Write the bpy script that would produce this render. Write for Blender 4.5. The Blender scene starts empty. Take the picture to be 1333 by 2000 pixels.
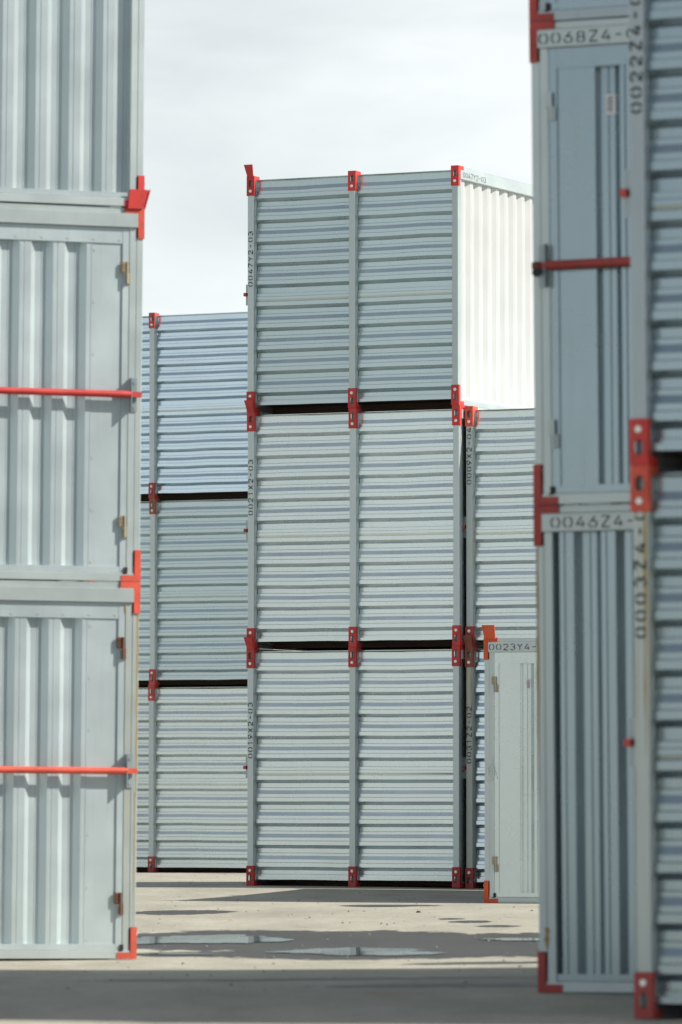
import bpy, bmesh, math, random
import numpy as np
from mathutils import Vector, Matrix, Euler
random.seed(7); np.random.seed(7)
R = math.radians
scene = bpy.context.scene
col = scene.collection

# ------------------------------------------------------------------ camera
CAM_Z = 0.95
cd = bpy.data.cameras.new("camera"); cam = bpy.data.objects.new("camera", cd); col.objects.link(cam)
cd.sensor_fit = 'VERTICAL'; cd.sensor_height = 36.0; cd.sensor_width = 24.0
cd.lens = 193.14
cd.clip_start = 0.5; cd.clip_end = 6000
cam.location = (0, 0, CAM_Z)
cam.rotation_euler = (R(90) + math.atan(540 / 10730.0), 0, 0)
cd.dof.use_dof = True; cd.dof.focus_distance = 50.0; cd.dof.aperture_fstop = 5.0
scene.camera = cam

# ------------------------------------------------------------------ light
SUN_AZ, SUN_EL = 75.0, 38.0          # azimuth: degrees to the right of the direction from scene to camera
S = Vector((math.sin(R(SUN_AZ)) * math.cos(R(SUN_EL)), -math.cos(R(SUN_AZ)) * math.cos(R(SUN_EL)), math.sin(R(SUN_EL))))
sd = bpy.data.lights.new("sun", 'SUN'); sun = bpy.data.objects.new("sun", sd); col.objects.link(sun)
sd.energy = 5.0; sd.angle = R(0.5); sd.color = (1.0, 0.955, 0.87)
sun.rotation_euler = S.to_track_quat('Z', 'Y').to_euler()

w = bpy.data.worlds.new("World"); scene.world = w; w.use_nodes = True
nt = w.node_tree; nt.nodes.clear()
def N(nt, t, **kw):
    n = nt.nodes.new(t)
    for k, v in kw.items():
        if k.startswith('i_'):
            n.inputs[int(k[2:]) if k[2:].isdigit() else k[2:].replace('_', ' ')].default_value = v
        else: setattr(n, k, v)
    return n
out = N(nt, 'ShaderNodeOutputWorld'); bg = N(nt, 'ShaderNodeBackground')
sky = N(nt, 'ShaderNodeTexSky'); sky.sky_type = 'NISHITA'; sky.sun_disc = False
sky.sun_elevation = R(SUN_EL); sky.sun_rotation = R(180 - SUN_AZ); sky.air_density = 1.0; sky.dust_density = 1.6
tc = N(nt, 'ShaderNodeTexCoord')
mp = N(nt, 'ShaderNodeMapping'); mp.inputs['Scale'].default_value = (9, 9, 34)
nt.links.new(tc.outputs['Generated'], mp.inputs['Vector'])
cn = N(nt, 'ShaderNodeTexNoise'); cn.inputs['Scale'].default_value = 1.0; cn.inputs['Detail'].default_value = 6; cn.inputs['Roughness'].default_value = .52
cn.inputs['Distortion'].default_value = .4
nt.links.new(mp.outputs[0], cn.inputs['Vector'])
cr = N(nt, 'ShaderNodeValToRGB'); cr.color_ramp.elements[0].position = .33; cr.color_ramp.elements[1].position = .62
cr.color_ramp.elements[0].color = (.62, .62, .62, 1); cr.color_ramp.elements[1].color = (1, 1, 1, 1)
nt.links.new(cn.outputs['Fac'], cr.inputs[0])
# a bright cloud bank stands ahead of the camera and low round the horizon; the rest of the sky is mostly clear
sx = N(nt, 'ShaderNodeSeparateXYZ'); nt.links.new(tc.outputs['Generated'], sx.inputs[0])
def wrange(src, a, b_, c, d):
    n = N(nt, 'ShaderNodeMapRange', interpolation_type='SMOOTHSTEP'); nt.links.new(src, n.inputs[0])
    for i, q in enumerate((a, b_, c, d)): n.inputs[1 + i].default_value = q
    return n.outputs[0]
ahead = wrange(sx.outputs['Y'], .90, .98, .32, 1.0)
low = wrange(sx.outputs['Z'], .02, .21, .95, .0)
mxm = N(nt, 'ShaderNodeMath', operation='MAXIMUM'); nt.links.new(ahead, mxm.inputs[0]); mxm.inputs[1].default_value = .32
mm = N(nt, 'ShaderNodeMath', operation='MULTIPLY'); nt.links.new(cr.outputs[0], mm.inputs[0]); nt.links.new(mxm.outputs[0], mm.inputs[1])
mix = N(nt, 'ShaderNodeMixRGB'); mix.inputs[2].default_value = (10.9, 11.45, 11.55, 1)
nt.links.new(mm.outputs[0], mix.inputs[0]); nt.links.new(sky.outputs[0], mix.inputs[1])
# bright haze low round the horizon, away from the cloud bank
inv = N(nt, 'ShaderNodeMath', operation='SUBTRACT'); inv.inputs[0].default_value = 1.32; nt.links.new(ahead, inv.inputs[1])
lw = N(nt, 'ShaderNodeMath', operation='MULTIPLY', use_clamp=True); nt.links.new(low, lw.inputs[0]); nt.links.new(inv.outputs[0], lw.inputs[1])
mix2 = N(nt, 'ShaderNodeMixRGB'); mix2.inputs[2].default_value = (13.4, 14.6, 14.8, 1)
nt.links.new(lw.outputs[0], mix2.inputs[0]); nt.links.new(mix.outputs[0], mix2.inputs[1])
nt.links.new(mix2.outputs[0], bg.inputs[0]); bg.inputs[1].default_value = 0.066
nt.links.new(bg.outputs[0], out.inputs[0])

scene.view_settings.view_transform = 'Standard'; scene.view_settings.look = 'None'
scene.view_settings.gamma = 1.0; scene.view_settings.exposure = 0.35
scene.render.engine = 'CYCLES'
scene.cycles.max_bounces = 8; scene.cycles.use_denoising = True

# ------------------------------------------------------------------ materials
def newmat(name):
    m = bpy.data.materials.new(name); m.use_nodes = True
    nt = m.node_tree; b = nt.nodes['Principled BSDF']
    return m, nt, b
def L_(nt, a, b): nt.links.new(a, b)

def objvec(nt):
    tc = N(nt, 'ShaderNodeTexCoord'); oi = N(nt, 'ShaderNodeObjectInfo')
    ml = N(nt, 'ShaderNodeMath', operation='MULTIPLY'); ml.inputs[1].default_value = 53.0; L_(nt, oi.outputs['Random'], ml.inputs[0])
    va = N(nt, 'ShaderNodeVectorMath', operation='ADD'); L_(nt, tc.outputs['Object'], va.inputs[0]); L_(nt, ml.outputs[0], va.inputs[1])
    return va.outputs[0], oi

def zinc(name, base=(.68, .745, .74), metal=.82, rough=.27, stain=0.0, stain_col=(.35, .22, .07), bump=.012, dirt=.07, var=1.0):
    m, nt, b = newmat(name)
    v, oi = objvec(nt)
    big = N(nt, 'ShaderNodeTexNoise'); big.inputs['Scale'].default_value = 3.2; big.inputs['Detail'].default_value = 5; L_(nt, v, big.inputs['Vector'])
    vo = N(nt, 'ShaderNodeTexVoronoi'); vo.inputs['Scale'].default_value = 55; L_(nt, v, vo.inputs['Vector'])
    mp = N(nt, 'ShaderNodeMapping'); mp.inputs['Scale'].default_value = (30, 30, 1.6); L_(nt, v, mp.inputs['Vector'])
    st = N(nt, 'ShaderNodeTexNoise'); st.inputs['Scale'].default_value = 1.0; st.inputs['Detail'].default_value = 3; L_(nt, mp.outputs[0], st.inputs['Vector'])
    # brightness variation
    r1 = N(nt, 'ShaderNodeMapRange'); r1.inputs[1].default_value = .3; r1.inputs[2].default_value = .7; r1.inputs[3].default_value = 1 - .08 * var; r1.inputs[4].default_value = 1 + .04 * var
    L_(nt, big.outputs['Fac'], r1.inputs[0])
    r2 = N(nt, 'ShaderNodeMapRange'); r2.inputs[3].default_value = .975; r2.inputs[4].default_value = 1.025; L_(nt, vo.outputs['Color'], r2.inputs[0])
    r3 = N(nt, 'ShaderNodeMapRange'); r3.inputs[3].default_value = 1 - .09 * var; r3.inputs[4].default_value = 1 + .06 * var; L_(nt, oi.outputs['Random'], r3.inputs[0])
    m1 = r1
    m2 = N(nt, 'ShaderNodeMath', operation='MULTIPLY'); L_(nt, m1.outputs[0], m2.inputs[0]); L_(nt, r3.outputs[0], m2.inputs[1])
    mc = N(nt, 'ShaderNodeVectorMath', operation='SCALE'); mc.inputs[0].default_value = base; L_(nt, m2.outputs[0], mc.inputs['Scale'])
    # dirt streaks running down
    rs = N(nt, 'ShaderNodeMapRange'); rs.inputs[1].default_value = .56; rs.inputs[2].default_value = .78; rs.inputs[4].default_value = dirt; L_(nt, st.outputs['Fac'], rs.inputs[0])
    dx = N(nt, 'ShaderNodeMixRGB'); dx.inputs[2].default_value = (.24, .235, .21, 1); L_(nt, rs.outputs[0], dx.inputs[0]); L_(nt, mc.outputs[0], dx.inputs[1])
    colr = dx.outputs[0]; mfac = None
    if stain > 0:
        n2 = N(nt, 'ShaderNodeTexNoise'); n2.inputs['Scale'].default_value = 1.0; n2.inputs['Detail'].default_value = 5
        mp2 = N(nt, 'ShaderNodeMapping'); mp2.inputs['Scale'].default_value = (38, 38, .9); L_(nt, v, mp2.inputs['Vector']); L_(nt, mp2.outputs[0], n2.inputs['Vector'])
        rr = N(nt, 'ShaderNodeMapRange'); rr.inputs[1].default_value = .62 - .2 * stain; rr.inputs[2].default_value = .80 - .12 * stain; rr.inputs[4].default_value = .75
        L_(nt, n2.outputs['Fac'], rr.inputs[0])
        d2 = N(nt, 'ShaderNodeMixRGB'); d2.inputs[2].default_value = (*stain_col, 1); L_(nt, rr.outputs[0], d2.inputs[0]); L_(nt, colr, d2.inputs[1])
        colr = d2.outputs[0]; mfac = rr.outputs[0]
    L_(nt, colr, b.inputs['Base Color'])
    b.inputs['Metallic'].default_value = metal
    if mfac is not None:
        mr_ = N(nt, 'ShaderNodeMapRange'); mr_.inputs[3].default_value = metal; mr_.inputs[4].default_value = 0; L_(nt, mfac, mr_.inputs[0]); L_(nt, mr_.outputs[0], b.inputs['Metallic'])
    rg = N(nt, 'ShaderNodeMapRange'); rg.inputs[1].default_value = .25; rg.inputs[2].default_value = .75; rg.inputs[3].default_value = rough - .05; rg.inputs[4].default_value = rough + .06
    L_(nt, big.outputs['Fac'], rg.inputs[0]); L_(nt, rg.outputs[0], b.inputs['Roughness'])
    bp = N(nt, 'ShaderNodeBump'); bp.inputs['Strength'].default_value = bump; bp.inputs['Distance'].default_value = .02
    bn = N(nt, 'ShaderNodeTexNoise'); bn.inputs['Scale'].default_value = 9; bn.inputs['Detail'].default_value = 2; L_(nt, v, bn.inputs['Vector'])
    L_(nt, bn.outputs['Fac'], bp.inputs['Height']); L_(nt, bp.outputs[0], b.inputs['Normal'])
    return m

def paint(name, c, wear=.4, wearcol=(.10, .035, .02), rough=.55):
    m, nt, b = newmat(name)
    v, oi = objvec(nt)
    def ns(scale, det, rg, vec=None):
        n = N(nt, 'ShaderNodeTexNoise'); n.inputs['Scale'].default_value = scale; n.inputs['Detail'].default_value = det; n.inputs['Roughness'].default_value = rg; L_(nt, vec or v, n.inputs['Vector']); return n.outputs['Fac']
    def mr(x, p, q, lo, hi):
        r = N(nt, 'ShaderNodeMapRange'); L_(nt, x, r.inputs[0])
        for i, z in enumerate((p, q, lo, hi)): r.inputs[1 + i].default_value = z
        return r.outputs[0]
    def mixc(f, base, c2):
        x = N(nt, 'ShaderNodeMixRGB'); x.inputs[2].default_value = (*c2, 1); L_(nt, f, x.inputs[0]); L_(nt, base, x.inputs[1]); return x.outputs[0]
    chip = ns(34, 6, .7)
    tone = N(nt, 'ShaderNodeMath', operation='MULTIPLY'); L_(nt, mr(ns(7, 3, .5), .3, .7, .78, 1.15), tone.inputs[0]); L_(nt, mr(oi.outputs['Random'], 0, 1, .82, 1.14), tone.inputs[1])
    sc = N(nt, 'ShaderNodeVectorMath', operation='SCALE'); sc.inputs[0].default_value = c; L_(nt, tone.outputs[0], sc.inputs['Scale'])
    fade = mixc(mr(ns(5, 4, .6), .45, .75, 0, .22), sc.outputs[0], (c[0] * .9 + .08, c[1] + .11, c[2] + .10))
    grime = mixc(mr(ns(13, 5, .65), .52, .70, 0, .55 * wear + .12), fade, (.10, .05, .04))
    worn = mixc(mr(chip, .60, .64, 0, min(1, wear * 1.6)), grime, wearcol)
    bare = mixc(mr(chip, .67, .69, 0, .8), worn, (.36, .35, .33))
    L_(nt, bare, b.inputs['Base Color']); b.inputs['Roughness'].default_value = rough
    bp = N(nt, 'ShaderNodeBump'); bp.inputs['Strength'].default_value = .2; bp.inputs['Distance'].default_value = .004
    L_(nt, chip, bp.inputs['Height']); L_(nt, bp.outputs[0], b.inputs['Normal'])
    return m

def plain(name, c, rough=.6, metal=0.0):
    m, nt, b = newmat(name)
    v, oi = objvec(nt)
    n = N(nt, 'ShaderNodeTexNoise'); n.inputs['Scale'].default_value = 30; n.inputs['Detail'].default_value = 4; L_(nt, v, n.inputs['Vector'])
    r = N(nt, 'ShaderNodeMapRange'); r.inputs[3].default_value = .75; r.inputs[4].default_value = 1.25; L_(nt, n.outputs['Fac'], r.inputs[0])
    sc = N(nt, 'ShaderNodeVectorMath', operation='SCALE'); sc.inputs[0].default_value = c; L_(nt, r.outputs[0], sc.inputs['Scale'])
    L_(nt, sc.outputs[0], b.inputs['Base Color']); b.inputs['Roughness'].default_value = rough; b.inputs['Metallic'].default_value = metal
    return m

M = {
 'zinc_clean': zinc('clean_pale_sheet', base=(.52, .535, .53), metal=.35, rough=.45, dirt=.015, bump=.003, var=.25),
 'zinc_dim': zinc('dim_reflection_sheet', base=(.54, .63, .645), metal=.82, rough=.29),  # dimmer, bluer sky reflection put into the base colour
 'zinc_shaded': zinc('shade_toned_sheet', base=(.335, .41, .445), metal=.86, rough=.25, dirt=.15),  # shade and dim reflections of the right-hand stacks put into the base colour
 'steel_shaded': zinc('shade_toned_profile', base=(.38, .44, .47), metal=.6, rough=.4, dirt=.15),  # profile steel with shade put into its base colour
 'zinc': zinc('galvanised_sheet'),
 'zinc_new': zinc('bright_galvanised_sheet', base=(.61, .71, .775), metal=.95, rough=.2, dirt=.05),
 'zinc_old': zinc('dull_galvanised_sheet', base=(.54, .62, .64), metal=.5, rough=.37, dirt=.12),
 'steel': zinc('galvanised_profile', base=(.53, .595, .595), metal=.6, rough=.42),
 'steel_stained': zinc('stained_galvanised_profile', base=(.46, .515, .505), metal=.5, rough=.48, stain=.24, stain_col=(.42, .30, .09)),
 'steel_rusty': zinc('rust_streaked_profile', base=(.58, .60, .54), metal=.3, rough=.6, stain=.2, stain_col=(.42, .30, .10)),
 'red': paint('red_paint', (.54, .034, .030)),
 'salmon': paint('faded_red_paint', (.62, .085, .05), wear=.35),
 'dull_red': paint('dull_red_paint', (.46, .055, .048), wear=.55),
 'orange': paint('orange_paint', (.60, .085, .022), wear=.15),
 'rust': paint('rusted_red_paint', (.33, .10, .06), wear=.8, wearcol=(.16, .06, .03), rough=.75),
 'ink': plain('black_stencil_paint', (.012, .012, .013), .7),
 'ink_faded': plain('faded_stencil_paint', (.10, .105, .105), .7),
 'bolt': plain('zinc_bolt', (.75, .76, .74), .35, .5),
 'brass': zinc('weathered_hinge_steel', base=(.40, .36, .26), metal=.6, rough=.5, stain=.5, stain_col=(.28, .10, .03)),
 'rusthinge': plain('rusty_hinge_steel', (.13, .058, .032), .8),
 'wood': plain('floor_plywood', (.09, .055, .035), .8),
 'white': plain('white_label', (.75, .75, .76), .6),
 'grey': plain('grey_print', (.25, .25, .26), .7),
 'stain': plain('rust_run', (.40, .27, .085), .75),
 'black': plain('black_rubber', (.012, .012, .012), .6),
}

# ------------------------------------------------------------------ mesh builder
class MB:
    def __init__(s): s.v = []; s.f = []
    def add(s, vs, fs):
        o = len(s.v); s.v += [tuple(v) for v in vs]; s.f += [tuple(i + o for i in f) for f in fs]
    def box(s, x0, x1, y0, y1, z0, z1):
        s.add([(x0,y0,z0),(x1,y0,z0),(x1,y1,z0),(x0,y1,z0),(x0,y0,z1),(x1,y0,z1),(x1,y1,z1),(x0,y1,z1)],
              [(0,3,2,1),(4,5,6,7),(0,1,5,4),(1,2,6,5),(2,3,7,6),(3,0,4,7)])
    def cyl(s, p0, p1, r, n=16):
        p0 = Vector(p0); p1 = Vector(p1); d = (p1 - p0).normalized()
        a = d.orthogonal().normalized(); b = d.cross(a)
        vs = []
        for p in (p0, p1):
            for i in range(n):
                t = 2 * math.pi * i / n; vs.append(p + a * math.cos(t) * r + b * math.sin(t) * r)
        s.add(vs, [tuple(reversed(range(n))), tuple(range(n, 2 * n))] + [(i, (i + 1) % n, n + (i + 1) % n, n + i) for i in range(n)])
    def tube(s, pts, r, n=8):
        for i in range(len(pts) - 1): s.cyl(pts[i], pts[i + 1], r, n)
    def prism(s, poly, y0, y1, shear=0.0):
        """polygon in x,z extruded from y0 to y1; shear tilts it outward with z"""
        n = len(poly)
        vs = [(x, y0 + shear * z, z) for x, z in poly] + [(x, y1 + shear * z, z) for x, z in poly]
        s.add(vs, [tuple(range(n)), tuple(reversed(range(n, 2 * n)))] + [(i, n + i, n + (i + 1) % n, (i + 1) % n) for i in range(n)])
    def mesh(s, name, smooth=False, bevel=0.0, sharp=24):
        me = bpy.data.meshes.new(name); me.from_pydata(s.v, [], s.f); me.update()
        bm = bmesh.new(); bm.from_mesh(me)
        bmesh.ops.recalc_face_normals(bm, faces=bm.faces[:])
        if bevel > 0:
            ed = [e for e in bm.edges if len(e.link_faces) == 2 and e.calc_face_angle(0) > R(50)]
            bmesh.ops.bevel(bm, geom=ed, offset=bevel, segments=1, profile=.5, affect='EDGES', clamp_overlap=True)
        bm.to_mesh(me); bm.free()
        if smooth:
            me.polygons.foreach_set('use_smooth', [True] * len(me.polygons)); me.set_sharp_from_angle(angle=R(sharp))
        return me

CACHE = {}
def cached(key, fn):
    if key not in CACHE: CACHE[key] = fn()
    return CACHE[key]

def part(name, me, mat, parent, loc=(0, 0, 0), rot=(0, 0, 0), label=None):
    o = bpy.data.objects.new(name, me); col.objects.link(o); o.parent = parent
    o.location = loc; o.rotation_euler = rot
    if not me.materials: me.materials.append(None)
    o.material_slots[0].link = 'OBJECT'; o.material_slots[0].material = M[mat]
    if label: o['label'] = label
    return o

# ------------------------------------------------------------------ stencil lettering (stroke glyphs with stencil bridges)
def arc(cx, cy, rx, ry, a0, a1, n=9):
    return [(cx + rx * math.cos(R(a0 + (a1 - a0) * i / n)), cy + ry * math.sin(R(a0 + (a1 - a0) * i / n))) for i in range(n + 1)]
GL = {
 '0': [arc(.3, .5, .30, .48, 108, 252), arc(.3, .5, .30, .48, -72, 72)],
 '1': [[(.12, .80), (.33, 1), (.33, .56)], [(.33, .45), (.33, 0)]],
 '2': [arc(.3, .71, .28, .28, 170, -35) + [(.36, .38)], [(.30, .31), (.02, .02)], [(.10, 0), (.6, 0)]],
 '3': [arc(.28, .75, .26, .25, 155, 60, 5), arc(.28, .75, .26, .25, 40, -85, 5), arc(.28, .26, .29, .26, 80, -50, 6), arc(.28, .26, .29, .26, -70, -160, 5)],
 '4': [[(.40, 1), (.06, .38)], [(0, .28), (.33, .28)], [(.45, .60), (.45, 0)], [(.5, .28), (.62, .28)]],
 '6': [[(.46, 1), (.12, .52)], arc(.3, .3, .28, .30, 160, 265, 6), arc(.3, .3, .28, .30, -75, 130, 8)],
 '7': [[(0, 1), (.6, 1)], [(.58, .9), (.36, .5)], [(.31, .4), (.14, 0)]],
 '8': [arc(.3, .75, .24, .24, 100, 250, 6), arc(.3, .75, .24, .24, -70, 80, 6), arc(.3, .26, .28, .26, 100, 260, 6), arc(.3, .26, .28, .26, -80, 80, 6)],
 '9': [[(.14, 0), (.48, .48)], arc(.3, .7, .28, .30, -20, 85, 6), arc(.3, .7, .28, .30, 105, 310, 8)],
 '-': [[(.10, .5), (.50, .5)]],
 'X': [[(.03, 1), (.27, .56)], [(.57, 1), (.03, 0)], [(.33, .44), (.57, 0)]],
 'Y': [[(0, 1), (.26, .56)], [(.6, 1), (.3, .5), (.3, 0)]],
 'Z': [[(.02, 1), (.6, 1)], [(.55, .92), (.06, .08)], [(.02, 0), (.6, 0)]],
}
def text_mesh(txt, h, pitch, stroke=.12, skip=0.0, seed=1):
    """flat paint marks in x (along) / z (up), facing -y"""
    rnd = random.Random(seed); mb = MB(); sw = stroke * h / 2
    for k, ch in enumerate(txt):
        for pl in GL[ch]:
            if rnd.random() < skip: continue
            P = [Vector((x * h * 1.38 + k * pitch, (y - .5) * h)) for x, y in pl]
            Lf, Rt = [], []
            for i, p in enumerate(P):
                d = (P[min(i + 1, len(P) - 1)] - P[max(i - 1, 0)])
                if d.length == 0: d = Vector((1, 0))
                d.normalize(); nrm = Vector((-d.y, d.x)) * sw
                Lf.append(p + nrm); Rt.append(p - nrm)
            for i in range(len(P) - 1):
                mb.add([(Lf[i].x, 0, Lf[i].y), (Rt[i].x, 0, Rt[i].y), (Rt[i+1].x, 0, Rt[i+1].y), (Lf[i+1].x, 0, Lf[i+1].y)], [(0, 1, 2, 3)])
    me = bpy.data.meshes.new('stencil_number'); me.from_pydata(mb.v, [], mb.f); me.update()
    bm = bmesh.new(); bm.from_mesh(me)
    for f in bm.faces:
        if f.normal.y > 0: f.normal_flip()
    bm.to_mesh(me); bm.free()
    return me

# ------------------------------------------------------------------ container components
H = 2.26; PW = .064; CW = .080
def noise1(n, amp, rnd):
    v = [rnd.gauss(0, 1) for _ in range(n + 4)]
    return [amp * (v[i] + 2 * v[i+1] + 3 * v[i+2] + 2 * v[i+3] + v[i+4]) / 5 for i in range(n)]

def post_mesh():
    mb = MB(); h = PW / 2
    mb.box(-h, h, 0, .042, .186, H - .186)
    mb.box(-h + .0015, h - .0015, .040, .085, .004, H - .004)
    return mb.mesh('post', bevel=.004)

def casting_mesh(foot=False):
    """joint end at z=0, body hangs down to z=-.19; -y is outward"""
    bm = bmesh.new(); hw = CW / 2; t = .006; y0 = -.005
    def loop(pts):
        vs = [bm.verts.new((x, y0, z)) for x, z in pts]
        return [bm.edges.new((vs[i], vs[(i + 1) % len(vs)])) for i in range(len(vs))], vs
    rect = [(-hw, 0), (hw, 0), (hw, -.19), (-hw, -.19)]
    oval = []
    for i in range(20):
        a = 2 * math.pi * i / 20; x = .019 * math.cos(a); z = .019 * math.sin(a)
        oval.append((x, -.073 + z + (.0125 if math.sin(a) > 0 else -.0125)))
    e1, v1 = loop(rect); e2, v2 = loop(oval)
    bmesh.ops.triangle_fill(bm, use_beauty=True, edges=e1 + e2)
    for f in bm.faces:
        f.normal_update()
    g = bmesh.ops.extrude_face_region(bm, geom=bm.faces[:])
    bmesh.ops.translate(bm, vec=(0, t, 0), verts=[v for v in g['geom'] if isinstance(v, bmesh.types.BMVert)])
    me = bpy.data.meshes.new('tmp'); bm.to_mesh(me); bm.free()
    mb = MB(); mb.add([v.co[:] for v in me.vertices], [tuple(p.vertices) for p in me.polygons])
    for s in (-1, 1):
        a, b = sorted((s * hw, s * (hw - t)))
        mb.box(a, b, y0 + t, .034, -.19, 0)
    mb.box(-hw + t, hw - t, y0 + t, .118, -.038, -.001)          # arm over the frame
    mb.box(-hw, hw, .034, .1175, -.0375, -.0005)
    return mb.mesh('casting', smooth=True)

def bolt_mesh():
    mb = MB(); mb.cyl((0, -.007, 0), (0, .006, 0), .0145, 16); mb.cyl((0, -.012, 0), (0, -.004, 0), .0125, 6)
    return mb.mesh('bolt')

# wall profile: list of (s, depth) down the wall, depth measured inward from the crest
ZC = [2.028 - .207 * k for k in range(10)]
def side_profile():
    """rolled wall sheet: each rib has a steep underside, then comes back out in shallow steps"""
    D = .040; U = .0135; F = D - U; G = F - .013      # ledge step, floor beyond the ledge, crest before its ledge
    p = [(H - .046, -.012), (H - .0465, .0), (H - .052, F), (2.1505, F), (2.1145, G)]
    for k, zc in enumerate(ZC):
        a, b = zc + .0165, zc - .0165
        p += [(a + .042, G), (a + .037, 0)]
        p += [(a, 0), (b, D)]
        if k == 4:
            p += [(b - .052, D), (b - .057, .012), (b - .084, .012), (b - .088, .006), (b - .110, .006)]
        elif k == 9:
            p += [(b - .036, D), (b - .040, F), (b - .060, F), (b - .0605, -.006), (.060, -.006), (.059, .03)]
        else:
            p += [(b - .040, D), (b - .045, F), (b - .068, F), (b - .104, G)]
    return p
SP = side_profile()
def side_panel_mesh(Lb, seed):
    rnd = random.Random(seed); n = max(8, int(Lb / .11)); mb = MB()
    xs = [-Lb / 2 + Lb * i / n for i in range(n + 1)]
    base = noise1(n + 1, .0032, rnd)
    sag = [noise1(n + 1, .0024, rnd) for _ in range(5)]
    for j, (z, d) in enumerate(SP):
        ph = j / len(SP) * 3.999; i0 = int(ph); fr = ph - i0
        for i, x in enumerate(xs):
            dz = sag[i0][i] * (1 - fr) + sag[i0 + 1][i] * fr
            mb.v.append((x, .050 + d + base[i] * (.3 + .7 * math.sin(j * .13 + seed)), z + dz * .9))
    m = n + 1
    for j in range(len(SP) - 1):
        for i in range(n): mb.f.append((j * m + i, j * m + i + 1, (j + 1) * m + i + 1, (j + 1) * m + i))
    return mb.mesh('side_panel', smooth=True, sharp=9)

def vert_corrugation(mb, u0, u1, z0, z1, y_crest, D=.036, seed=1, start_crest=True, phase=0.0):
    """vertical trapezoid ribs from u0 to u1"""
    per = [(0, 0), (.022, 0), (.026, .004), (.030, 0), (.070, 0), (.103, D), (.137, D), (.1405, D + .004), (.144, D), (.171, D), (.207, 0)]
    pts = []; u = u0 - (0 if start_crest else .085) - phase
    while u < u1:
        for a, d in per[:-1]: pts.append((u + a, d))
        u += .207
    pts.append((u, 0))
    cl = []
    for (a, d), (b, e) in zip(pts[:-1], pts[1:]):
        if b <= u0 or a >= u1: continue
        if a < u0: d += (e - d) * (u0 - a) / (b - a); a = u0
        cl.append((a, d))
        if b >= u1:
            cl.append((u1, d + (e - d) * (u1 - a) / (b - a))); break
    nz = 9; rnd = random.Random(seed); o = len(mb.v); m = len(cl)
    wv = noise1(nz + 1, .002, rnd)
    for k in range(nz + 1):
        z = z0 + (z1 - z0) * k / nz
        for i, (a, d) in enumerate(cl): mb.v.append((a, y_crest + d + wv[k] * math.sin(i * .21 + seed), z))
    for k in range(nz):
        for i in range(m - 1): mb.f.append((o + k * m + i, o + k * m + i + 1, o + (k + 1) * m + i + 1, o + (k + 1) * m + i))

def end_panel_mesh(W, seed):
    mb = MB(); hw = W / 2 - .083
    vert_corrugation(mb, -hw, hw, .085, H - .118, .016, seed=seed, phase=.177)
    mb.box(-hw, hw, .010, .050, .055, .0865)
    return mb.mesh('end_panel', smooth=True)

def end_rail_top_mesh(W):
    mb = MB(); hw = W / 2 - .036
    mb.box(-hw, hw, -.014, .050, H - .126, H - .040)
    mb.box(-hw - .0, hw, .004, .048, H - .0395, H - .004)
    return mb.mesh('top_rail', bevel=.003)
def end_rail_bottom_mesh(W):
    mb = MB(); hw = W / 2 - .036
    mb.box(-hw, hw, -.004, .05, .002, .052)
    return mb.mesh('bottom_rail', bevel=.003)

def door_mesh(W, side, seed):
    """one leaf; side=-1 left leaf, +1 right leaf seen from outside. Hinged on its outer edge"""
    mb = MB(); uo = W / 2 - .087; ui = .004
    def bx(a, b, y0, y1, z0, z1):
        a, b = sorted((side * a, side * b)); mb.box(a, b, y0, y1, z0, z1)
    z0, z1 = .054, H - .128
    bx(ui, uo, .006, .050, z1 - .095, z1)                # header
    bx(ui, uo, .006, .050, z0, z0 + .036)                # bottom strip
    bx(uo - .038, uo, .0045, .048, z0 + .0005, z1 - .0005)
    bx(uo - .225, uo - .0385, .014, .045, z0 + .036, z1 - .095)
    bx(ui, ui + .04, .0045, .048, z0 + .0005, z1 - .0005)
    a, b = sorted((side * (ui + .04), side * (uo - .225)))
    vert_corrugation(mb, a, b, z0 + .0355, z1 - .0945, .012, seed=seed, start_crest=(side > 0))
    for k in range(7):                                   # rivets
        z = z0 + .06 + (z1 - z0 - .2) * k / 6
        mb.cyl((side * (uo - .212), .0145, z), (side * (uo - .212), .011, z), .006, 8)
    for k in range(6):
        u = uo - .06 - k * .16
        if u > .05: mb.cyl((side * u, .0065, z1 - .074), (side * u, .003, z1 - .074), .006, 8)
    return mb.mesh('door', smooth=True)

def hinge_mesh():
    mb = MB()
    mb.box(-.034, -.005, -.012, 0, -.002, .066); mb.box(.000, .020, -.010, .0, -.066, -.002)
    mb.cyl((0, -.014, -.066), (0, -.014, .066), .008, 10)
    for z in (.012, .032, .052): mb.cyl((-.020, -.016, z), (-.020, -.011, z), .006, 8)
    for z in (-.016, -.035, -.054): mb.cyl((.012, -.014, z), (.012, -.009, z), .005, 8)
    return mb.mesh('hinge')

def bar_mesh(W):
    mb = MB(); hw = W / 2
    n = 20; mb.cyl((-hw + .075, -.034, 0), (hw - .075, -.034, 0), .021, n)
    mb.box(-hw + .012, -hw + .078, -.048, -.020, -.016, .016); mb.box(hw - .078, hw - .012, -.048, -.020, -.016, .016)
    return mb.mesh('locking_bar', smooth=True)
def bracket_mesh(side):
    mb = MB()
    def bx(a, b, *r):
        a, b = sorted((side * a, side * b)); mb.box(a, b, *r)
    bx(0, .006, -.050, 0, -.1, .1); bx(.0065, .046, -.006, 0, -.1, .1)
    for z in (-.075, .075): mb.cyl((side * .028, -.006, z), (side * .028, -.015, z), .010, 8)
    bx(.02, .032, -.03, -.006, -.04, -.012)
    return mb.mesh('bracket')

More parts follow.
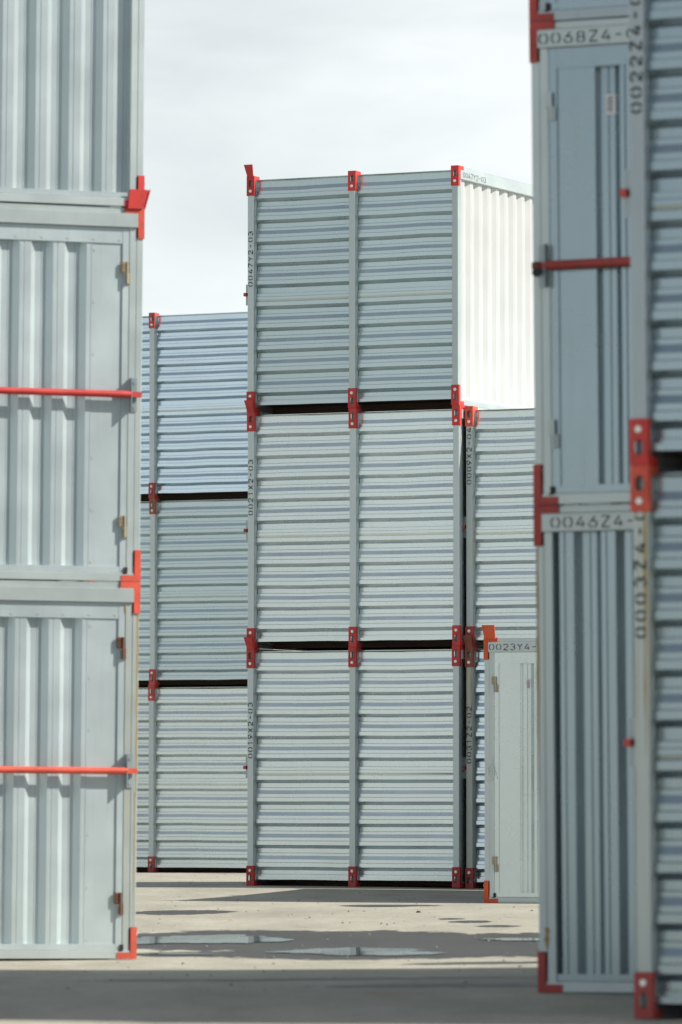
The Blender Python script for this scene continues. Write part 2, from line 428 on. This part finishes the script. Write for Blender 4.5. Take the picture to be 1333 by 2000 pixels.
def flat_bracket_mesh():
    mb = MB(); mb.box(-.028, .028, -.006, 0, -.1, .1); mb.box(.022, .028, -.03, -.006, -.03, .03)
    for z in (-.075, -.03, .03, .075): mb.cyl((-.006, -.006, z), (-.006, -.013, z), .009, 8)
    return mb.mesh('bracket')
def plate_mesh(kind):
    mb = MB()
    if kind == 'side':      # small flared guide over a post
        mb.prism([(-.030, -.012), (.034, -.012), (.036, .106), (-.056, .106)], -.014, -.007, shear=-.22)
    else:                   # broad guide on the door side
        mb.prism([(-.042, -.006), (.058, -.006), (.050, .105), (-.064, .105)], -.022, -.015, shear=-.05)
        mb.box(-.03, .058, -.0215, .0, -.012, .0)
    return mb.mesh('guide_plate', bevel=.0015)

def slab_mesh(x, y, z0, z1, name):
    mb = MB(); mb.box(-x / 2, x / 2, -y / 2, y / 2, z0, z1); return mb.mesh(name)

def floor_mesh(L, W):
    mb = MB(); mb.box(-L/2 + .055, L/2 - .055, -W/2 + .1, W/2 - .1, .068, .10)
    for y in (-W * .3, 0, W * .3): mb.box(-L/2 + .06, L/2 - .06, y - .03, y + .03, .006, .069)
    return mb.mesh('floor')
def sticker_mesh():
    mb = MB(); mb.box(-.025, .025, -.0015, 0, -.048, .048); return mb.mesh('label_sticker')
def barcode_mesh():
    mb = MB(); z = -.032; k = 0
    for wd in (.004, .007, .003, .006, .004, .008, .003, .005, .004):
        mb.box(-.012, .012, -.0025, -.001, z, z + wd); z += wd + .0032
    return mb.mesh('barcode')

def make_container(mat_world, label, L=2.2, W=2.44, number=None, casting='red', post='steel', sheet='zinc', endsheet='zinc',
                   guides=(), post_text=None, text_z=1.2, stickers=(), bars=True, ties=False, blank_text=True, faded=False, special=None, seed=0, detail=True):
    root = bpy.data.objects.new('storage_container', None); col.objects.link(root)
    root.empty_display_size = .3; root.matrix_world = mat_world
    root['label'] = label; root['category'] = 'container'; root['group'] = 'galvanised steel storage containers in the yard'
    hx, hy = L / 2, W / 2
    special = special or {}
    # posts and castings on both long sides
    pm = cached('post', post_mesh); cm = cached('casting', casting_mesh); bm_ = cached('bolt', bolt_mesh)
    for sy in (-1, 1):
        for k, x in enumerate((-(hx - PW / 2), 0, hx - PW / 2)):
            rz = 0 if sy < 0 else math.pi
            key = (sy, k)
            part('post', pm, special.get(('post',) + key, post), root, (x, sy * hy, 0), (0, 0, rz))
            for top in (1, 0):
                cmat = special.get(('casting',) + key + (top,), casting)
                c = part('corner_casting' if k != 1 else 'mid_casting', cm, cmat, root, (x, sy * hy, H - .001 if top else .001), (0, 0, rz) if top else (0, math.pi, rz))
                part('bolt', bm_, 'bolt', c, (0, -.004, -.146))
    # long side sheets
    Lb = hx - 1.5 * PW
    for sy in (-1, 1):
        for k, s in enumerate((-1, 1)):
            v = (seed + k * 2 + (sy > 0)) % 5
            me = cached(('side', round(Lb, 3), v), lambda: side_panel_mesh(Lb, v + 11))
            part('side_panel', me, sheet, root, (s * (Lb / 2 + PW / 2), sy * hy, 0), (0, 0, 0 if sy < 0 else math.pi))
    # ends: door at -x, blank at +x
    er, eb = cached(('ert', W), lambda: end_rail_top_mesh(W)), cached(('erb', W), lambda: end_rail_bottom_mesh(W))
    for s in (-1, 1):
        rz = R(90) * s; loc = (s * hx, 0, 0)
        part('top_rail', er, post, root, loc, (0, 0, rz)); part('bottom_rail', eb, post, root, loc, (0, 0, rz))
        if number:
            tm = text_mesh(number, .050, .062, seed=seed, skip=.0)
            off = Matrix.Rotation(rz, 4, 'Z') @ Vector((-hy + (.047 if s < 0 else .085), -.0165, H - .083))
            part('stencil_number', tm, 'ink_faded' if faded else 'ink', root, (loc[0] + off.x, off.y, off.z), (0, 0, rz))
    me = cached(('end', W, seed % 3), lambda: end_panel_mesh(W, seed % 3 + 3))
    part('end_panel', me, endsheet, root, (hx, 0, 0), (0, 0, R(90)))
    for s in (-1, 1):
        v = seed % 2
        dm = cached(('door', W, s, v), lambda: door_mesh(W, s, v + 20))
        d = part('door', dm, endsheet, root, (-hx, 0, 0), (0, 0, R(-90)))
        hm = cached('hinge', hinge_mesh)
        def stop_mesh():
            q = MB(); q.box(-.010, .010, -.008, .004, .052, .086); q.box(-.020, .006, -.006, .004, .046, .053); return q.mesh('door_stop')
        part('door_stop', cached('door_stop', stop_mesh), 'black', d, (s * (hy - .088), 0, 0))
        for z in (.33, 1.86):
            part('hinge', hm, special.get('hinge', 'steel'), d, (s * (hy - .1), .003, z), (0, 0, 0) if s > 0 else (0, 0, 0))
    for (u, z) in stickers:
        st = part('label_sticker', cached('sticker', sticker_mesh), 'white', root, (-hx - 0.0, -u, z), (0, 0, R(-90)))
        st.location.x = -hx + .0455
        part('barcode', cached('barcode', barcode_mesh), 'grey', st)
    if bars:
        b = part('locking_bar', cached(('bar', W), lambda: bar_mesh(W)), special.get('bar', casting), root, (-hx - .002, 0, 1.125), (0, R(special.get('bar_tilt', 0)), R(-90)))
        for s in (-1, 1):
            part('bracket', cached(('bracket', s), lambda: bracket_mesh(s)), special.get('bracket', 'steel'), b, (s * (hy - .078), 0, 0))
        if special.get('padlock'):
            pmb = MB(); pmb.cyl((0, -.078, -.035), (0, -.060, -.035), .021, 14); pmb.tube([(-.012, -.069, -.02), (-.010, -.069, .012), (.010, -.069, .012), (.012, -.069, -.02)], .004, 8)
            part('padlock', pmb.mesh('padlock'), 'black', b, (-(hy - .045), 0, 0))
    elif ties:
        b = part('bracket', cached('flatbr', flat_bracket_mesh), 'steel', root, (-hx - .001, hy - .046, 1.14), (0, 0, R(-90)))
        wmb = MB(); pts = []
        for i in range(22):
            t = i / 21 * 2 * math.pi * 1.4
            pts.append((.012 + .026 * math.cos(t), -.02 - .008 * math.sin(2 * t), -.01 + .05 * math.sin(t) - .002 * i))
        wmb.tube(pts, .0028, 6); wmb.tube([(.03, -.015, .0), (.055, -.012, -.04), (.065, -.006, -.085)], .0025, 6)
        part('wire_tie', wmb.mesh('wire_tie'), 'bolt', b)
    for g in guides:
        kind, sy, k, gm = g
        if kind == 'side':
            x = (-(hx - PW / 2), 0, hx - PW / 2)[k]
            part('guide_plate', cached('gside', lambda: plate_mesh('side')), gm, root, (x, sy * hy, H), (0, 0, 0 if sy < 0 else math.pi))
        else:               # on an end face; k=-1 left post, +1 right post seen from outside, sy = which end
            rz = R(90) * sy
            o = part('guide_plate', cached('gend', lambda: plate_mesh('end')), gm, root, (0, 0, H), (0, 0, rz))
            off = Matrix.Rotation(rz, 4, 'Z') @ Vector((k * (hy - .045), 0, 0)); o.location.x = sy * hx + off.x; o.location.y = off.y
            if k > 0: o.scale = (-1, 1, 1)
    if post_text:
        tm = text_mesh(post_text, .046, special.get('pitch', .061), seed=seed + 5, skip=.0, stroke=special.get('stroke', .18))
        part('stencil_number', tm, 'ink', root, (-(hx - PW / 2), -hy - .002, text_z), (0, R(-90), 0))
    for (face, u, z, ln, wd) in special.get('streaks', ()):
        rs = random.Random(int(u * 1000) + seed); qb = MB(); n = 14
        for i in range(n + 1):
            wq = wd * (.35 + .65 * rs.random()) * (1 if i < n * .7 else (n - i) / (n * .3) * .8 + .15); cxq = rs.uniform(-.15, .15) * wd
            qb.v += [(cxq - wq / 2, 0, -ln * i / n), (cxq + wq / 2, 0, -ln * i / n)]
        qb.f = [(2 * i, 2 * i + 2, 2 * i + 3, 2 * i + 1) for i in range(n)]
        qm = qb.mesh('rust_streak')
        if face == 0: part('rust_streak', qm, 'stain', root, (u, -hy - .0016, z))
        else:
            o = part('rust_streak', qm, 'stain', root, (0, 0, z), (0, 0, R(90) * face)); off = Matrix.Rotation(R(90) * face, 4, 'Z') @ Vector((u, -.0016, 0)); o.location.x = face * hx + off.x; o.location.y = off.y
    part('roof', cached(('roof', L, W), lambda: slab_mesh(L - .11, W - .19, H - .036, H - .030, 'roof')), sheet, root)
    part('floor', cached(('floor', L, W), lambda: floor_mesh(L, W)), 'wood', root)
    return root

# ------------------------------------------------------------------ stacks of containers
def place(ref, local, yaw, lean, L, W, flip=False):
    """stack frame so that local base corner sits at ref"""
    Rm = Matrix.Rotation(R(lean), 4, 'Y') @ Matrix.Rotation(R(yaw), 4, 'Z')
    return Matrix.Translation(Vector(ref) - Rm.to_3x3() @ Vector((local[0] * L / 2, local[1] * W / 2, 0))) @ Rm
def level(base, k, dx=0, dy=0, dyaw=0, flip=False):
    return base @ Matrix.Translation((dx, dy, k * H)) @ Matrix.Rotation(R(dyaw + (180 if flip else 0)), 4, 'Z')

W0 = 2.44
# centre stack, three high
b3 = place((1.105, 51.434, .025), (1, -1), -24.8, 0, 2.2, W0)
make_container(level(b3, 0), 'bottom container of the three-high centre stack, stencilled 0019X2-03 on its left post', number='0019X2-03', post_text='0019X2-03', text_z=1.215,
               guides=[('side', -1, 0, 'red')], special={'bar': 'dull_red', 'bracket': 'steel_shaded'}, seed=1)
make_container(level(b3, 1, .003, -.004, .1), 'middle container of the three-high centre stack, stencilled 0021X2-03 on its left post', number='0021X2-03', post_text='0021X2-03', text_z=1.27,
               guides=[('side', -1, 0, 'red')], special={'bar': 'dull_red', 'bracket': 'steel_shaded'}, seed=2)
make_container(level(b3, 2, -.002, .004, -.15), 'topmost container of the centre stack with sunlit white end wall, stencilled 0047Y2-03', number='0047Y2-03', post_text='0047Y2-03', text_z=1.2,
               guides=[('side', -1, 0, 'red')], faded=True, sheet='zinc_dim', endsheet='zinc_clean', special={'bar': 'dull_red', 'bracket': 'steel_shaded'}, seed=3)
# stack behind on the right, two high
b4 = place((1.171, 51.489, .017), (-1, -1), -24.8, 0, 2.2, W0)
make_container(level(b4, 0), 'container with rust-streaked post stencilled 0031Z2-02, behind the orange-cornered single container', number='0031Z2-02', post_text='0031Z2-02', text_z=1.17,
               casting='dull_red', sheet='zinc_new', guides=[('side', -1, 0, 'rust')],
               special={'streaks': ((0, -1.045, 2.07, .55, .010), (0, -1.094, 2.07, .9, .005)), ('post', -1, 0): 'steel_rusty', ('casting', -1, 0, 1): 'rust'}, seed=4)
make_container(level(b4, 1, 0, .003, .1), 'upper container right of the centre stack, stencilled 0009X2-04 just below its top corner', number='0009X2-04', post_text='0009X2-04', text_z=1.525,
               casting='salmon', special={('post', -1, 0): 'steel_stained', ('casting', -1, 0, 0): 'dull_red'}, seed=5)
# single container with orange corners
b5 = place((1.222, 46.832, -.024), (-1, 1), 74.0, 0, 4.0, W0)
make_container(level(b5, 0), L=4.0, label='single unstacked container with orange corners and a plain door, plate stencilled 0023Y4', number='0023Y4-02', casting='orange', special={'hinge': 'brass'}, bars=False, ties=True,
               stickers=[(-.845, 1.86)], guides=[('end', -1, -1, 'orange')], sheet='zinc_old', endsheet='zinc', seed=6)
# stack far left, three high, longer type
b2 = place((-2.297, 66.482, -.06), (0, -1), -26.5, 0, 3.3, W0)
make_container(level(b2, 0), 'bottom container of the farthest stack, in the gap between left and centre stacks', L=3.3, casting='dull_red', seed=7)
make_container(level(b2, 1, .01, 0, .1), 'middle container of the farthest stack, seen between left and centre stacks', L=3.3, casting='dull_red', sheet='zinc_dim', special={('casting', -1, 1, 1): 'rust'}, seed=8)
make_container(level(b2, 2, 0, .006, -.1), 'bright bluish top container of the farthest stack, seen between left and centre stacks', L=3.3, casting='dull_red', sheet='zinc_new', seed=9)
# near left stack: door ends face the camera
b1 = place((-1.231, 32.996, -.07), (-1, -1), 107.3, .5, 2.2, W0)
make_container(level(b1, 0), 'bottom container of the left stack, red bar across its door and rusty hinges', casting='salmon', post='steel', endsheet='zinc_old',
               special={('post', -1, 0): 'steel_stained', 'streaks': ((-1, 1.213, 2.06, 1.1, .010), (-1, 1.205, 1.0, .8, .006), (-1, 1.139, 2.12, .05, .010)), 'hinge': 'rusthinge', 'bar': 'salmon', 'bracket': 'steel_shaded'}, seed=10)
make_container(level(b1, 1, 0, 0, .1), 'middle container of the left stack, red bar across its bluish door', endsheet='zinc_old', casting='salmon', special={'bar': 'red', 'hinge': 'brass', 'bracket': 'steel_shaded'},
               guides=[('end', -1, 1, 'red'), ('side', -1, 0, 'red')], seed=11)
make_container(level(b1, 2, 0, 0, -.1, flip=True), 'top container of the left stack, blank ribbed end wall without a door', endsheet='zinc_old', casting='red', seed=12)
# near right stack
WA = 4.2
bA = place((.919, 25.526, .005), (-1, 1), 67.2, -.42, 2.2, WA)
make_container(level(bA, 0, flip=True), W=WA, label= 'bottom container of the right stack, blank ribbed end and plate stencilled 0046Z4', number='0046Z4-02', casting='dull_red', sheet='zinc_shaded', endsheet='zinc_shaded', post='steel',
               special={('post', 1, 0): 'steel', ('post', -1, 2): 'steel', 'streaks': ((1, -2.092, 2.06, 1.2, .014), (1, -2.06, .30, .1, .03))}, faded=False, seed=13)
make_container(level(bA, 1, 0, 0, .1), W=WA, label= 'middle container of the right stack with dull red bar across its door, plate stencilled 0068Z4', number='0068Z4-03', casting='dull_red', sheet='zinc_shaded', endsheet='zinc_shaded', post='steel',
               special={'bar': 'dull_red', 'bar_tilt': -.3, 'padlock': True, 'bracket': 'steel_shaded'}, stickers=[(-1.725, 1.86)], seed=14)
make_container(level(bA, 2, .003, 0, -.1), W=WA, label= 'top container of the right stack, only its bottom edge in the photo', post='steel_shaded', sheet='zinc_shaded', endsheet='zinc_shaded', casting='dull_red', seed=15)
# nearest stack at the right edge
bB = place((1.205, 22.467, .012), (-1, -1), -23.5, -.3, 4.0, W0)
make_container(level(bB, 0), L=4.0, label= 'nearest container at lower right, ribbed long side and post stencilled 0003Z4-02', number='0003Z4-02', post_text='0003Z4-02', text_z=1.555, casting='dull_red', sheet='zinc_shaded', post='steel_shaded',
               special={'bar': 'dull_red', 'bracket': 'steel_shaded', 'streaks': ((0, -1.950, 2.07, 1.0, .012), (0, -1.944, 2.07, .5, .010)), 'pitch': .069, ('post', -1, 0): 'steel_stained', ('casting', -1, 0, 1): 'salmon', 'stroke': .2}, seed=16)
make_container(level(bB, 1, -.003, 0, .1), L=4.0, label= 'nearest container at upper right, ribbed long side and post stencilled 0022Z4-03', number='0022Z4-03', post_text='0022Z4-03', text_z=1.45, casting='red', sheet='zinc_shaded', post='steel_shaded',
               special={'bar': 'dull_red', 'bracket': 'steel_shaded', 'pitch': .064, 'stroke': .2}, seed=17)
# unseen stack added behind the right stack so its shadow falls across the yard
bD = place((2.75, 29.75, .0), (1, 1), 67.2, 0, 2.2, W0)
lab = ['bottom', 'middle', 'top']
for k in range(3):
    make_container(level(bD, k), '%s container of the unseen stack added behind the right stack for its shadow' % lab[k], casting='dull_red', bars=False, seed=18 + k)

# ------------------------------------------------------------------ ground
ctrl = []
def foot(b, L, z):
    for sx in (-1, 1):
        for sy in (-1, 1):
            p = b @ Vector((sx * L / 2, sy * W0 / 2, 0)); ctrl.append((p.x, p.y, z))
foot(b1, 2.2, -.07); foot(b2, 3.3, -.06); foot(b3, 2.2, .025); foot(b5, 4.0, -.024); foot(bA, 2.2, .005); foot(bB, 4.0, .010); foot(bD, 2.2, .0)
p4 = b4 @ Vector((1.1, -W0 / 2, 0)); ctrl.append((p4.x, p4.y, .015))
ctrl += [(-.3, 30.5, -.055), (.6, 33, -.06), (0, 36, -.05), (1.4, 36, -.045), (-.5, 43, -.02), (0, 20, 0), (-3, 22, 0), (0, 24, 0), (-.2, 27.5, -.01)]
C = np.array(ctrl); SG = 4.0
def kern(d2): return np.exp(-d2 / (2 * SG * SG))
A_ = kern(((C[:, None, :2] - C[None, :, :2]) ** 2).sum(-1)) + np.eye(len(C)) * 2e-3
Wt = np.linalg.solve(A_, C[:, 2])
def gz(x, y):
    x = np.asarray(x, float); y = np.asarray(y, float); z = np.zeros_like(x)
    for (cx, cy, _), wt in zip(C, Wt): z += wt * kern((x - cx) ** 2 + (y - cy) ** 2)
    return z
def axis(lo, hi, step, far):
    a = list(np.arange(lo, hi + 1e-6, step)); s = step; l = lo; h = hi; left = []; right = []
    while l > -far: s *= 1.35; l -= s; left.append(l)
    s = step
    while h < far: s *= 1.35; h += s; right.append(h)
    return np.array(left[::-1] + a + right)
gx = axis(-3.2, 3.2, .05, 2500); gy = axis(20, 72, .12, 2500)
X, Y = np.meshgrid(gx, gy); Z = gz(X, Y)
# damp patches, with a cast-shadow band painted in as well (world metres): x, y, half width x, half depth y, amount
DAMP_SHADE = [(-.75, 36.6, .95, 2.0, 1.0), (.05, 36.7, .95, 1.5, 1.0), (.25, 34.1, 1.05, 1.35, 1.0), (-.75, 33.9, .6, .5, .9), (1.15, 36.0, .7, 1.5, 1.0), (.75, 34.9, .8, 1.4, 1.0), (1.5, 34.4, .7, 1.9, 1.0), (.8, 31.5, .45, .30, 1.0),
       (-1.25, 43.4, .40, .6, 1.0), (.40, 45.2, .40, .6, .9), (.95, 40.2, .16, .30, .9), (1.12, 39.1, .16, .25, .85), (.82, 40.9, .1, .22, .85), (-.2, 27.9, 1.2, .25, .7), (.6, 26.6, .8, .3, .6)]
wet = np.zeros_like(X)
for (cx, cy, rx, ry, am) in DAMP_SHADE:
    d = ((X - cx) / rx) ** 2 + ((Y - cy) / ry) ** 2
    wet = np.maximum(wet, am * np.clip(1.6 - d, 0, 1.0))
nx, ny = len(gx), len(gy)
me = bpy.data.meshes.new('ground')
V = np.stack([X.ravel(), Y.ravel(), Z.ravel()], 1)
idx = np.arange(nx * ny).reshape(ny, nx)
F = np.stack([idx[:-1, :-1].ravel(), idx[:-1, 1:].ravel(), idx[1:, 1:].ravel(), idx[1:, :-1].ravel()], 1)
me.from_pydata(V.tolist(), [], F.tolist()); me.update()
at = me.attributes.new('damp_shade', 'FLOAT', 'POINT'); at.data.foreach_set('value', wet.ravel().astype(np.float32))
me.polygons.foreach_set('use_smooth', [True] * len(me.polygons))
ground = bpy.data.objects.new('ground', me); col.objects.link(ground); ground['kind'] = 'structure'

m, nt, b = newmat('worn_concrete_asphalt')
tc = N(nt, 'ShaderNodeTexCoord'); v = tc.outputs['Object']
def noise(scale, det=4, rough=.5, vec=None, dist=0):
    n = N(nt, 'ShaderNodeTexNoise'); n.inputs['Scale'].default_value = scale; n.inputs['Detail'].default_value = det; n.inputs['Roughness'].default_value = rough; n.inputs['Distortion'].default_value = dist
    L_(nt, vec or v, n.inputs['Vector']); return n.outputs['Fac']
def rng(x, a, b_, c, d):
    n = N(nt, 'ShaderNodeMapRange'); L_(nt, x, n.inputs[0]); n.inputs[1].default_value = a; n.inputs[2].default_value = b_; n.inputs[3].default_value = c; n.inputs[4].default_value = d; return n.outputs[0]
def math_(op, a, b_):
    n = N(nt, 'ShaderNodeMath', operation=op)
    for i, q in enumerate((a, b_)):
        if isinstance(q, (int, float)): n.inputs[i].default_value = q
        else: L_(nt, q, n.inputs[i])
    return n.outputs[0]
mpg = N(nt, 'ShaderNodeMapping'); mpg.inputs['Scale'].default_value = (1.0, .35, 1); L_(nt, v, mpg.inputs['Vector'])
big = noise(1.3, 6, .6, mpg.outputs[0]); fine = noise(70, 5, .7); mid = noise(9, 6, .65)
vor = N(nt, 'ShaderNodeTexVoronoi'); vor.inputs['Scale'].default_value = 60; L_(nt, v, vor.inputs['Vector'])
bri = math_('MULTIPLY', rng(big, .3, .7, .80, 1.12), math_('MULTIPLY', rng(fine, .3, .7, .70, 1.24), rng(mid, .3, .7, .86, 1.10)))
agg = rng(vor.outputs['Color'], 0, 1, .88, 1.08)
bri = math_('MULTIPLY', bri, agg)
sc = N(nt, 'ShaderNodeVectorMath', operation='SCALE'); sc.inputs[0].default_value = (.415, .394, .324); L_(nt, bri, sc.inputs['Scale'])
# reddish brown stain
rs = rng(noise(.9, 5, .6, mpg.outputs[0], .6), .60, .72, 0, .35)
mx = N(nt, 'ShaderNodeMixRGB'); mx.inputs[2].default_value = (.33, .22, .14, 1); L_(nt, rs, mx.inputs[0]); L_(nt, sc.outputs[0], mx.inputs[1])
# thin oil spots
sp = rng(noise(5, 6, .7, None, .5), .66, .74, 0, .5)
mx1 = N(nt, 'ShaderNodeMixRGB'); mx1.inputs[2].default_value = (.10, .095, .09, 1); L_(nt, sp, mx1.inputs[0]); L_(nt, mx.outputs[0], mx1.inputs[1])
at_ = N(nt, 'ShaderNodeAttribute'); at_.attribute_name = 'damp_shade'
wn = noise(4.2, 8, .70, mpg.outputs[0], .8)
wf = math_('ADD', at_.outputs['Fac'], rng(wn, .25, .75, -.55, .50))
damp_shade_fac = rng(wf, .34, .52, 0, 1)
mx2 = N(nt, 'ShaderNodeMixRGB', blend_type='MULTIPLY'); mx2.inputs[2].default_value = (.155, .162, .178, 1); L_(nt, damp_shade_fac, mx2.inputs[0]); L_(nt, mx1.outputs[0], mx2.inputs[1])  # darkens moist ground and the painted shadow band alike
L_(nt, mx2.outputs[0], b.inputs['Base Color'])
L_(nt, rng(damp_shade_fac, 0, 1, .92, .55), b.inputs['Roughness'])
L_(nt, rng(damp_shade_fac, 0, 1, .25, .45), b.inputs['Specular IOR Level'])
bp = N(nt, 'ShaderNodeBump'); bp.inputs['Strength'].default_value = .5; bp.inputs['Distance'].default_value = .012
L_(nt, math_('ADD', fine, math_('MULTIPLY', mid, .6)), bp.inputs['Height']); L_(nt, bp.outputs[0], b.inputs['Normal'])
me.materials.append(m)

# puddles: thin sheets of water lying in the low spots
m, nt, b = newmat('puddle_water')
b.inputs['Base Color'].default_value = (.045, .05, .05, 1); b.inputs['Roughness'].default_value = .03; b.inputs['IOR'].default_value = 1.33
nz_ = N(nt, 'ShaderNodeTexNoise'); nz_.inputs['Scale'].default_value = 2.0
tcn = N(nt, 'ShaderNodeTexCoord'); L_(nt, tcn.outputs['Object'], nz_.inputs['Vector'])
bp = N(nt, 'ShaderNodeBump'); bp.inputs['Strength'].default_value = .02; bp.inputs['Distance'].default_value = .01; L_(nt, nz_.outputs['Fac'], bp.inputs['Height']); L_(nt, bp.outputs[0], b.inputs['Normal'])
PUD = [(-.93, 36.6, .48, 1.05, 3), (.12, 34.05, .52, .62, 5), (1.35, 36.2, .35, .35, 8), (1.2, 31.45, .25, .10, 9), (-1.05, 33.9, .25, .14, 12)]
for (cx, cy, rx, ry, sd_) in PUD:
    rnd = random.Random(sd_); n = 56; ph = [rnd.uniform(0, 6.28) for _ in range(6)]
    rr = [1 + .05 * math.sin(17 * 6.283 * i / n + ph[4]) + .04 * math.sin(13 * 6.283 * i / n + ph[5]) + .20 * math.sin(2 * 6.283 * i / n + ph[0]) + .12 * math.sin(3 * 6.283 * i / n + ph[1]) + .07 * math.sin(5 * 6.283 * i / n + ph[2]) + .05 * math.sin(9 * 6.283 * i / n + ph[3]) for i in range(n)]
    vs = [(0, 0)] ; fs = []
    for k in (1, 2, 3, 4):
        for i in range(n):
            a = 2 * math.pi * i / n; vs.append((rx * rr[i] * math.cos(a) * k / 4, ry * rr[i] * math.sin(a) * k / 4))
    for i in range(n): fs.append((0, 1 + i, 1 + (i + 1) % n))
    for k in range(3):
        for i in range(n):
            a0 = 1 + k * n; fs.append((a0 + i, a0 + n + i, a0 + n + (i + 1) % n, a0 + (i + 1) % n))
    vz = gz([cx + p[0] for p in vs], [cy + p[1] for p in vs])
    me = bpy.data.meshes.new('puddle'); me.from_pydata([(p[0], p[1], float(z) + .005) for p, z in zip(vs, vz)], [], fs); me.update()
    me.polygons.foreach_set('use_smooth', [True] * len(me.polygons))
    me.materials.append(m)
    o = bpy.data.objects.new('puddle_water', me); col.objects.link(o); o.location = (cx, cy, 0); o['kind'] = 'structure'

# loose grit on the ground
mb = MB(); rnd = random.Random(3)
for _ in range(420):
    x = rnd.uniform(-1.8, 2.0); y = rnd.uniform(26, 66); s = rnd.choice((.004, .006, .008, .010)) * rnd.uniform(.7, 1.3); z = float(gz(x, y))
    a = rnd.uniform(0, 3); vs = []
    for i in range(5): vs.append((x + s * math.cos(a + i * 1.257) * rnd.uniform(.7, 1.4), y + s * math.sin(a + i * 1.257) * rnd.uniform(.7, 1.4), z))
    vs.append((x, y, z + s * rnd.uniform(.6, 1.2)))
    mb.add(vs, [(i, (i + 1) % 5, 5) for i in range(5)])
g = mb.mesh('grit'); g.materials.append(plain('grit_stone', (.16, .15, .13), .9))
o = bpy.data.objects.new('grit', g); col.objects.link(o); o['kind'] = 'stuff'; o['label'] = 'loose grit scattered over the concrete ground'; o['category'] = 'grit'
# one bigger dark stone
mb = MB()
for i in range(7):
    a = i * .9; mb.v.append((.022 * math.cos(a) * (1 + .3 * math.sin(i * 2)), .016 * math.sin(a), 0)); 
for i in range(7):
    a = i * .9; mb.v.append((.012 * math.cos(a), .010 * math.sin(a) , .014 + .003 * math.sin(i * 3)))
mb.f = [(i, (i + 1) % 7, 7 + (i + 1) % 7, 7 + i) for i in range(7)] + [tuple(range(7, 14))]
o = bpy.data.objects.new('stone', mb.mesh('stone')); col.objects.link(o); o.data.materials.append(plain('dark_stone', (.05, .045, .04), .9))
o.location = (.60, 42.6, float(gz(.60, 42.6)) - .001); o['label'] = 'small dark stone lying on the sunlit concrete'; o['category'] = 'stone'
